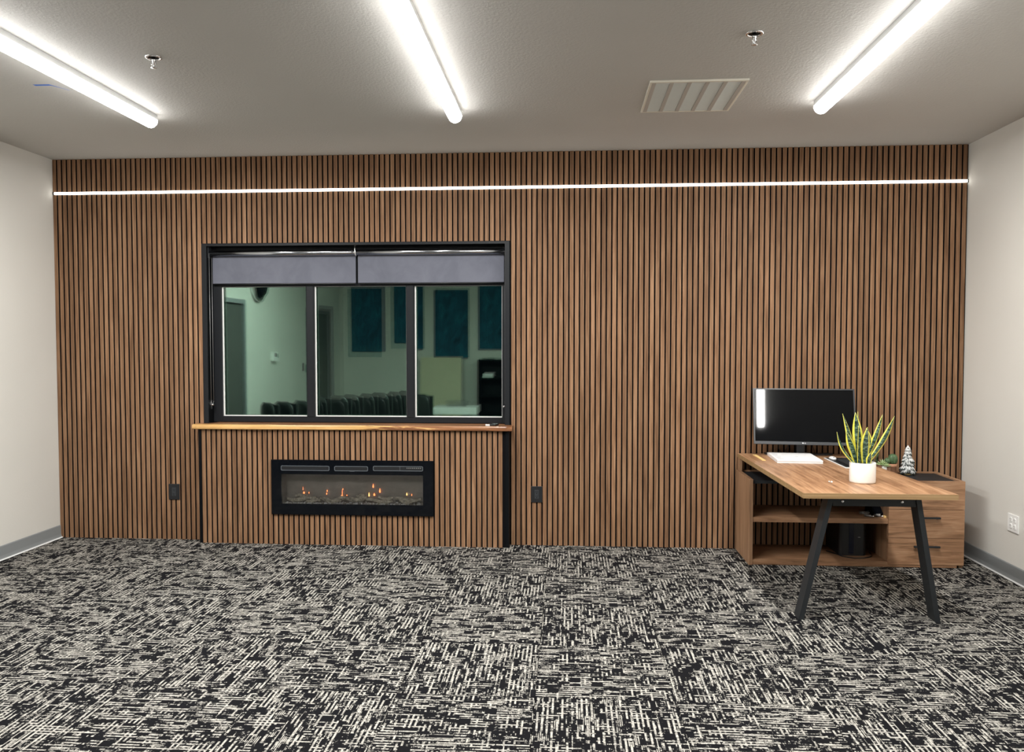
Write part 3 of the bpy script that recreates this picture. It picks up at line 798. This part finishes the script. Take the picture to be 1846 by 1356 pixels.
mb.b.transform(KR); ky = mb.build('keys', M['dark_grey'], kb); ky['kind'] = 'stuff'
ms = thing('mouse', 'white computer mouse on the far left corner of the desk pad', 'mouse', (5.895, -.315, DZ+.0085))
mb = MB()
for i in range(1, 9):
    pass
rings = []
for i in range(9):
    f = i/8; yy = -.042+.084*f; w = .024*math.sqrt(max(.02, 1-(2*f-1)**2*.92)); hh = .016*math.sqrt(max(.02, 1-(2*f-1.05)**2*.9))
    rings.append([(5.895+w*math.cos(PI*q/8), -.315+yy, DZ+.0088+hh*math.sin(PI*q/8)) for q in range(9)])
mb.loft(rings); mb.build('shell', M['white'], ms)
MB().lathe([(.0005, -.004), (.004, -.003), (.005, 0), (.004, .003), (.0005, .004)], 5.895, -.342, 10, cz=DZ+.0205).build('wheel', M['grey_line'], ms)

# snake plant
px, py = 5.768, -1.250
sp_ = thing('snake_plant', 'snake plant with yellow edged leaves in a white pot on the desk', 'plant', (px, py, DZ))
R0, HP = .0725, .120
MB().lathe([(.066, .0005), (.0715, .003), (R0, .012), (R0, HP-.003), (R0-.0015, HP), (R0-.0055, HP-.001), (R0-.006, HP-.015)], px, py, 40, cz=DZ).build('pot', M['ceramic'], sp_)
MB().lathe([(.0005, HP-.020), (R0-.0062, HP-.018), (R0-.0062, HP-.014), (.0005, HP-.010)], px, py, 24, cz=DZ).build('soil', M['soil'], sp_)
def blade(base, tip, w, twist, bow, bowdir):
    """five-point cross sections: yellow margins, banded green middle"""
    w *= 1.32
    b0, t0 = Vector(base), Vector(tip); ax = (t0-b0); n = 12
    side = Vector((math.cos(twist), math.sin(twist), 0)); mb = MB(); rows = []
    for i in range(n+1):
        f = i/n
        c = b0+ax*f + Vector(bowdir)*bow*math.sin(PI*f*.9)
        ww = w*(.50+1.05*f-.25*f*f)*(1 if f < .5 else max(.015, 1-((f-.5)/.5)**1.55))
        tw = Matrix.Rotation(.5*f, 3, 'Z') @ side
        nrm = ax.normalized().cross(tw).normalized()
        r_ = []
        for s_, d in ((-1, .10), (-.60, .04), (0, -.14), (.60, .04), (1, .10)):
            r_.append(c+tw*ww*.5*s_+nrm*ww*d)
        back = [p+nrm*(.0018 if q not in (0, 4) else .0006) for q, p in enumerate(r_)]
        rows.append((r_, back))
    Vv = [[mb.b.verts.new(p) for p in a+b[::-1]] for a, b in rows]
    for a, b in zip(Vv, Vv[1:]):
        for q in range(10):
            f = mb.b.faces.new((a[q], a[(q+1) % 10], b[(q+1) % 10], b[q])); f.smooth = True
            f.material_index = 0 if q in (1, 2, 6, 7) else 1
    mb.b.faces.new(Vv[0][::-1]); mb.b.faces.new(Vv[-1])
    mb.build('leaf', [M['leaf'], M['leaf_edge']], sp_)
zs = DZ+HP-.014; zp = .000395
def L(tx, ty, bx, dy, w, tw, bow=0, bd=(1, 0, 0), by=0):
    # tip / base in the plant's own elevation drawing, metres from the pot axis
    blade((px+(bx-447)*zp, py+by, zs), (px+(tx-447)*zp, py+dy, DZ+(1300-ty)*zp*.985-.012), w, tw, bow, bd)
L(160, 232, 350, .03, .036, .3, .012, (1, 0, 0), .018)
L(68, 492, 335, -.015, .030, .5, .018, (-1, 0, -.6), -.012)
L(188, 482, 365, -.01, .046, .15, .004, (1, 0, 0), .0)
L(325, 205, 400, .0, .046, -.35, .006, (1, 0, 0), .005)
L(352, 400, 368, -.03, .030, .9, .0, (1, 0, 0), -.02)
L(412, 205, 430, .05, .024, .2, 0, (1, 0, 0), .035)
L(742, 240, 470, .03, .028, -.3, .012, (1, 0, -.4), .02)
L(884, 255, 500, .0, .032, -.2, .016, (1, 0, -.5), .0)
L(495, 425, 475, -.02, .052, .1, .004, (-1, 0, 0), -.01)
L(512, 450, 520, .03, .044, -.3, .014, (1, 0, 0), .02)
L(610, 620, 530, .025, .024, .4, .004, (1, 0, 0), .03)
L(515, 800, 490, -.05, .034, .1, 0, (1, 0, 0), -.045)

# succulents on the credenza's end
CZ = .5903
def rosette(mb, c, r, n, h, seed):
    rr = random.Random(seed)
    for k, (cnt, f, lift) in enumerate(((n, 1.0, .15), (n-2, .72, .5), (n-3, .42, .95))):
        for q in range(cnt):
            a = 2*PI*q/cnt+k*.5+rr.random()*.1; d = Vector((math.cos(a), math.sin(a), 0)); s_ = Vector((-d.y, d.x, 0))
            L_ = r*f; c0 = Vector(c)
            P = [c0+d*L_*.15, c0+d*L_*.6+s_*L_*.26+Vector((0, 0, h*lift*.5)), c0+d*L_+Vector((0, 0, h*lift)), c0+d*L_*.6-s_*L_*.26+Vector((0, 0, h*lift*.5))]
            v = [mb.b.verts.new(p) for p in P]; w = [mb.b.verts.new(p+Vector((0, 0, -L_*.12))) for p in P]
            mb.b.faces.new(v); mb.b.faces.new(w[::-1])
            for i in range(4): mb.b.faces.new((v[i], v[(i+1) % 4], w[(i+1) % 4], w[i]))
# cactus in terracotta
kx, ky_ = 6.381, -.110
ca = thing('potted_cactus', 'round two lobed cactus in a terracotta pot beside the snowy tree', 'plant', (kx, ky_, CZ))
MB().lathe([(.024, .0004), (.025, .002), (.0315, .058), (.034, .0585)], kx, ky_, 28, cz=CZ).build('pot', M['terra'], ca)
MB().lathe([(.0345, .0586), (.036, .060), (.0362, .078), (.0345, .080), (.031, .079), (.030, .070)], kx, ky_, 28, cz=CZ).build('pot_rim', M['terra_d'], ca)
MB().lathe([(.0005, .070), (.0298, .069), (.0298, .073), (.0005, .074)], kx, ky_, 20, cz=CZ).build('soil', M['soil'], ca)
def ribbed(c, r, h, ribs=10):
    rings = []; k = ribs*4
    for i in range(1, 12):
        a = PI*i/12; rr = r*math.sin(a)**.8
        rings.append([(c[0]+rr*(1+.10*math.cos(ribs*2*PI*j/k))*math.cos(2*PI*j/k), c[1]+rr*(1+.10*math.cos(ribs*2*PI*j/k))*math.sin(2*PI*j/k), c[2]+h*(1-math.cos(a))/2) for j in range(k)])
    return rings
MB().loft(ribbed((kx+.006, ky_, CZ+.073), .031, .078)).build('cactus_body', M['cactus'], ca)
MB().loft(ribbed((kx-.036, ky_-.012, CZ+.078), .020, .046)).build('cactus_lobe', M['cactus'], ca)
# planter with white pot
pl = thing('succulent_planter', 'small wooden planter with a white pot of pale green rosettes', 'plant', (6.277, -.205, CZ))
bx, by = 6.277, -.205
MB().box(bx-.044, bx-.0185, by-.045, by+.045, CZ+.0003, CZ+.085, .001).build('wooden_post', M['brown'], pl)
MB().box(bx+.0185, bx+.042, by-.045, by+.045, CZ+.0003, CZ+.088, .001).build('wooden_post', M['brown'], pl)
MB().box(bx-.0182, bx+.0182, by-.040, by+.040, CZ+.0003, CZ+.080, .003).build('white_pot', M['ceramic'], pl)
mb = MB(); rosette(mb, (bx-.006, by-.015, CZ+.090), .045, 9, .040, 1); rosette(mb, (bx+.016, by-.030, CZ+.083), .034, 8, .022, 2); mb.build('rosette', M['succ'], pl)
mb = MB()
for q in range(14):
    mb.ball((bx-.018+.036*random.random(), by-.042-.006*random.random(), CZ+.012+.02*random.random()), .005, 4)
mb.build('pebbles', M['pink'], pl)
p2 = thing('succulent_bowl', 'low pink pebble bowl with spiky grey succulents behind the snake plant', 'plant', (6.246, -.066, CZ))
bx, by = 6.246, -.066
MB().lathe([(.030, .0004), (.036, .03), (.042, .072), (.038, .074), (.036, .066)], bx, by, 24, cz=CZ).build('bowl', M['pink'], p2)
MB().lathe([(.0005, .064), (.0365, .064), (.0365, .067), (.0005, .068)], bx, by, 20, cz=CZ).build('soil', M['soil'], p2)
mb = MB(); rosette(mb, (bx-.004, by-.006, CZ+.082), .038, 9, .035, 4); mb.build('rosette', M['succ_grey'], p2)
for sx_, h, dy in ((.024, .178, .0), (.066, .190, .012)):
    mb = MB()
    x0, y0_ = bx+sx_*.6, by+dy
    mb.tube([(x0, y0_, CZ+.066), (bx+sx_, y0_, CZ+h)], [.004, .002], 6)
    for q in range(11):
        z = CZ+.080+(h-.082)*q/10; a = q*2.4
        for s_ in (0, PI):
            d = Vector((math.cos(a+s_), math.sin(a+s_), .5))*.015*(1-.3*q/10)
            c = Vector((x0+(bx+sx_-x0)*q/10, y0_, z)); mb.tube([c, c+d*.6, c+d], [.0025, .0035, .0008], 5)
    mb.build('spiky_stem', M['succ_grey' if sx_ < .03 else 'cactus'], p2)

# snowy tree ornament
tx_, ty_ = 6.492, -.110
tr = thing('tree_ornament', 'miniature snow flocked fir tree on the black cabinet top', 'ornament', (tx_, ty_, CZ))
MB().lathe([(.025, .0004), (.027, .003), (.027, .010), (.024, .013)], tx_, ty_, 24, cz=CZ).build('base', M['gold'], tr)
MB().tube([(tx_, ty_, CZ+.012), (tx_, ty_, CZ+.18)], [.006, .003], 8).build('trunk', M['brown'], tr)
green, snow = MB(), MB(); rr = random.Random(5)
for k in range(7):
    f = k/6; z = CZ+.036+.150*f; R_ = .045*(1-f)**.75+.016; n = int(18-8*f)
    for q in range(n):
        a = 2*PI*q/n+k*.7+rr.random()*.2; d = Vector((math.cos(a), math.sin(a), 0)); s_ = Vector((-d.y, d.x, 0))
        c = Vector((tx_, ty_, z+.012*rr.random())); r1 = R_*(.78+.36*rr.random()); dr = .026+.008*(1-f)
        mid = c+d*r1*.55+Vector((0, 0, -dr*.25)); tip = c+d*r1+Vector((0, 0, -dr))
        green.tube([c, mid, tip], [.006, .0085, .002], 5)
        for s2 in (-1, 0, 1):
            t2 = c+d*r1*(.98-.12*abs(s2))+s_*s2*.010+Vector((0, 0, -dr*.85+.005))
            snow.tube([c+d*r1*.25+Vector((0, 0, .005)), mid+s_*s2*.006+Vector((0, 0, .006)), t2], [.0025, .0052, .0015], 5)
snow.lathe([(.0005, .222), (.006, .212), (.015, .196), (.024, .180), (.016, .182), (.0005, .186)], tx_, ty_, 12, cz=CZ-.006)
green.build('branches', M['needle'], tr); snow.build('snow', M['snow'], tr)

# ------------------------------------------------------------------ in the credenza
SZ = .3362
for (x0, y0_, x1_, y1_, lb) in ((6.098, -.375, 6.150, -.412, 'left grey marker pen lying on the credenza shelf'), (6.165, -.36, 6.215, -.408, 'right grey marker pen lying on the credenza shelf')):
    t = thing('marker_pen', lb, 'pen', ((x0+x1_)/2, (y0_+y1_)/2, SZ), 0, 'marker pens on the shelf')
    a, b = Vector((x0, y0_, SZ+.008)), Vector((x1_, y1_, SZ+.008))
    MB().tube([a, a+(b-a)*.7], .0075, 10).build('barrel', M['wire'], t)
    MB().tube([a+(b-a)*.7, b], .0068, 10).build('cap', M['silver'], t)
t = thing('cable', 'short grey cable coiled on the credenza shelf behind the pens', 'cable', (6.14, -.33, SZ))
MB().tube([(6.12+.03*math.cos(q*.5)*(1+.1*q/10), -.315+.022*math.sin(q*.5), SZ+.004+.0007*q) for q in range(22)], .0034, 6).build('cord', M['wire'], t)
MB().box(6.140, 6.160, -.300, -.285, SZ+.012, SZ+.024, .002).build('plug', M['black_plastic'], t)
t = thing('black_case', 'black rounded case with white lettering on the credenza shelf', 'case', (6.215, -.28, SZ))
mb = MB()
mb.prism([(-.36, SZ+.0004), (-.19, SZ+.0004), (-.19, SZ+.06), (-.24, SZ+.075), (-.31, SZ+.055), (-.36, SZ+.020)], 'x', 6.168, 6.2305)
mb.build('shell', M['black_gloss'], t)
mb = MB()
for q, w in ((0, .006), (1, .006), (2, .006)): mb.box(6.184+q*.010, 6.184+q*.010+w, -.3608, -.3601, SZ+.006, SZ+.016)
mb.build('lettering', M['white'], t)
mb = MB().box(6.215, 6.231, -.418, -.382, SZ+.0003, SZ+.012, .001)
tag(mb.build('note_block', M['yellow']), 'small tan note block at the front right of the credenza shelf', 'note block')
BZ = .0392
t = thing('computer_tower', 'black computer tower standing in the dark lower compartment of the credenza', 'computer', (6.05, -.2, BZ))
mb = MB(); k = 8; x0, x1_, ya, yb, r = 5.955, 6.145, -.300, -.045, .03
cs = [(x1_-r, yb-.005, 0), (x0+r, yb-.005, 1)]
poly = [(x0+r-r*math.cos(PI/2*q/k), ya+r-r*math.sin(PI/2*q/k)) for q in range(k+1)] + [(x1_-r+r*math.sin(PI/2*q/k), ya+r-r*math.cos(PI/2*q/k)) for q in range(k+1)] + [(x1_, yb), (x0, yb)]
mb.prism(poly, 'z', BZ+.0004, BZ+.250); mb.build('case', M['black_plastic'], t)
MB().box(6.02, 6.055, ya-.0022, ya-.0004, BZ+.012, BZ+.240, .0008).build('edge_sheen', plain('dark blue gloss', (.008, .010, .022), .15), t)  # bluish strip painted in for the light caught along the case edge
MB().box(6.083, 6.099, ya-.0018, ya-.0004, BZ+.130, BZ+.135).build('badge', M['wire'], t)
mb = MB().tube([(5.90, -.19, BZ+.004), (5.935, -.25, BZ+.004), (5.965, -.335, BZ+.0042), (6.03, -.385, BZ+.0042), (6.10, -.375, BZ+.0042), (6.16, -.335, BZ+.0042), (6.185, -.28, BZ+.0042), (6.20, -.20, BZ+.0042)], .0036, 6)
tag(mb.build('power_cord', M['black_plastic']), 'thin black cord curving over the bottom board of the credenza', 'cable')

# ------------------------------------------------------------------ rear of the room, seen mirrored in the window
def door(nm, ya, yb, label_handle=True):
    d = struct(MB().box(.0004, .012, ya, yb, .004, 2.03).build(nm, M['dark_door']))
    for q in ((yb, yb+.055, 0.002, 2.085), (ya-.055, ya, .002, 2.085)):
        MB().box(.0004, .045, q[0], q[1], q[2], q[3], .003).build('door_jamb', M['door_frame'], d)
    MB().box(.0004, .045, ya, yb, 2.031, 2.085, .003).build('door_head', M['door_frame'], d)
    mb = MB().tube([(.012, yb-.07, 1.0), (.06, yb-.07, 1.0), (.06, yb-.18, 1.0)], .009, 8); mb.build('door_handle', M['silver'], d)
door('door_1', -3.41, -2.50); door('door_2', -6.90, -6.00)
t = thing('thermostat', 'white thermostat on the wall, mirrored in the left window pane', 'thermostat', (0, -4.50, 1.355))
MB().box(.0004, .045, -4.60, -4.42, 1.295, 1.42, .005).build('casing', M['white'], t)
MB().box(.0451, .046, -4.555, -4.465, 1.352, 1.405).build('display', M['dark_door'], t)
t = thing('light_switch', 'grey light switch by the far door, mirrored in the left window pane', 'switch', (0, -5.82, 1.17))
MB().box(.0004, .007, -5.86, -5.78, 1.11, 1.23, .002).build('cover_plate', M['black_plastic'], t)
MB().box(.007, .011, -5.835, -5.805, 1.14, 1.20, .001).build('rocker', M['dark_grey'], t)
t = thing('convex_mirror', 'round chrome rimmed dome high on the wall, mirrored in the left pane', 'mirror', (0, -3.93, 2.29))
mb = MB(); mb.lathe([(.205, 0), (.205, .05), (.180, .06), (.17, .05)], 0, 0, 36)
TRm = Matrix.Translation((.0006, -3.93, 2.29)) @ Matrix.Rotation(PI/2, 4, 'Y')
mb.b.transform(TRm); mb.build('rim', M['chrome'], t)
mb = MB(); mb.lathe([(.169, .05), (.15, .085), (.11, .118), (.06, .136), (.001, .142)], 0, 0, 36); mb.b.transform(TRm); mb.build('dome', M['black_gloss'], t)
PZ = [(.46, 1.315, 'first teal wall panel from the left'), (1.225, 1.465, 'second teal wall panel from the left'), (2.02, 1.315, 'third teal wall panel from the left'), (2.80, 1.465, 'fourth teal wall panel from the left, by the right jamb')]
ap = None
for x, z, lb in PZ:
    lb = lb + ', mirrored in the window'
    if ap is None:
        ap = thing('acoustic_panel', lb, 'wall panel', (x, Y_BACK, z), 0, 'teal wall panels mirrored in the window')
        MB().box(x-.30, x+.30, Y_BACK+.006, Y_BACK+.045, z, z+1.2, .006).build('fabric', M['teal'], ap)
        MB().box(x-.29, x+.29, Y_BACK+.0004, Y_BACK+.006, z+.01, z+1.19).build('backing', M['black_plastic'], ap)
    else: dup(ap, (x, Y_BACK, z), 0, lb)
# stacking chairs
ch = thing('nesting_chair', '', 'chair', (0, 0, 0), 0, 'black chairs mirrored in the window')
rows = []
for i in range(9):
    f = i/8; z = .44+.38*f; yb = .035+.03*f+.01*math.sin(PI*f)
    w = .225-.03*f if f < .8 else .20-.10*((f-.8)/.2)**2
    rows.append([(w*(2*q/8-1), yb-.035*(1-(2*q/8-1)**2)*-1, z) for q in range(9)])
rings = [r_+[(p[0], p[1]+.012, p[2]) for p in r_[::-1]] for r_ in rows]
MB().loft(rings).build('backrest', M['chair'], ch)
mb = MB().box(-.21, .21, -.02, .005, .47, .80, .01); mb.b.transform(Matrix.Translation((0, .02, 0))); mb.build('seat', M['chair'], ch)
for a, b in ((-1, -1), (1, -1), (1, 1), (-1, 1)):
    MB().tube([(a*.205, .045, .50), (a*.22, b*.085, .0005)], .010, 8).build('leg', M['silver'], ch)
spots = [(.42+.150*k+(-1)**k*.012, -3.30-.180*k, .707+(.10, -.09, .04, .12, -.12, .0, .10, -.05, .13, -.08)[k]) for k in range(10)] + [(1.95, -5.42, .8)]
LB = ['chair nearest the left window frame in the reflection', 'second chair from the left window frame in the reflection', 'third chair from the left window frame in the reflection', 'chair just left of the first mullion in the reflection', 'chair just right of the first mullion in the reflection', 'second chair right of the first mullion in the reflection', 'third chair right of the first mullion in the reflection',
      'lowest chair back in the middle pane reflection', 'chair right of the lowest back in the middle pane reflection', 'tallest chair back at the end of the row in the middle pane', 'lone chair at the second mullion in the reflection']
for q, ((x, y, r_), lb) in enumerate(zip(spots, LB)):
    lb = 'black ' + lb
    if q == 0: ch.location = (x, y, 0); ch.rotation_euler = (0, 0, r_); ch['label'] = lb
    else: dup(ch, (x, y, 0), r_, lb)
t = thing('leaning_board', 'tall cream board leaning on the wall, mirrored in the right pane', 'board', (1.86, -7.5, 0))
mb = MB().box(1.50, 2.22, -.02, .02, .002, 1.34, .004); mb.b.transform(Matrix.Translation((0, -7.40, 0)) @ Matrix.Rotation(.10, 4, 'X')); mb.build('panel', M['board'], t)
bk = thing('bookcase', 'tall dark bookcase mirrored at the right edge of the window', 'bookcase', (2.88, -7.5, 0))
x0, x1_, ya, yb = 2.515, 3.25, Y_BACK+.012, Y_BACK+.33
MB().box(x0, x0+.02, ya, yb, .001, 1.30).build('side_panel', M['black'], bk); MB().box(x1_-.02, x1_, ya, yb, .001, 1.30).build('side_panel', M['black'], bk)
MB().box(x0+.02, x1_-.02, ya, ya+.01, .001, 1.28).build('back_panel', M['black'], bk)
MB().box(x0+.02, x1_-.02, ya, yb, 1.28, 1.30).build('top_panel', M['black'], bk)
for z in (.05, .35, .66, .97): MB().box(x0+.02, x1_-.02, ya+.01, yb-.005, z, z+.02).build('shelf', M['black'], bk)
mb = MB()
for q in range(6): mb.box(2.60+.01*random.random(), 2.79-.01*random.random(), ya+.05, yb-.02, .9902+q*.012, 1.0+q*.012)
tag(mb.build('paper_pile', M['paper']), 'pile of white papers inside the bookcase mirrored in the window', 'papers')
tag(MB().lathe([(.04, .0004), (.09, .012), (.12, .028), (.115, .030), (.05, .012), (.001, .011)], 2.70, ya+.16, 28, cz=1.30).build('white_bowl', M['ceramic']), 'white bowl on top of the bookcase mirrored in the window', 'bowl')
lt = thing('low_table', 'low white table mirrored along the bottom of the right pane', 'table', (2.1, -6.0, 0))
MB().box(1.985, 2.665, -6.35, -5.85, .48, .59, .004).build('table_top', M['white'], lt)
for a, b in ((2.03, -6.31), (2.62, -6.31), (2.03, -5.89), (2.62, -5.89)): MB().tube([(a, b, .0005), (a, b, .4798)], .016, 10).build('leg', M['white_paint'], lt)
bs = thing('wire_basket', 'grey wire basket on the low white table mirrored in the window', 'basket', (2.35, -6.05, .59))
mb = MB()
for k in range(5):
    z = .5935+.02*k; e = .008*k
    mb.tube([(2.20-e, -6.15-e, z), (2.48+e, -6.15-e, z), (2.48+e, -5.95+e, z), (2.20-e, -5.95+e, z), (2.20-e, -6.15-e, z)], .0028, 5)
for q in range(8):
    x = 2.20+.04*q
    for yy, s_ in ((-6.15, -1), (-5.95, 1)): mb.tube([(x, yy, .5935), (x, yy+s_*.03, .675)], .0022, 5)
mb.build('wires', M['wire'], bs)
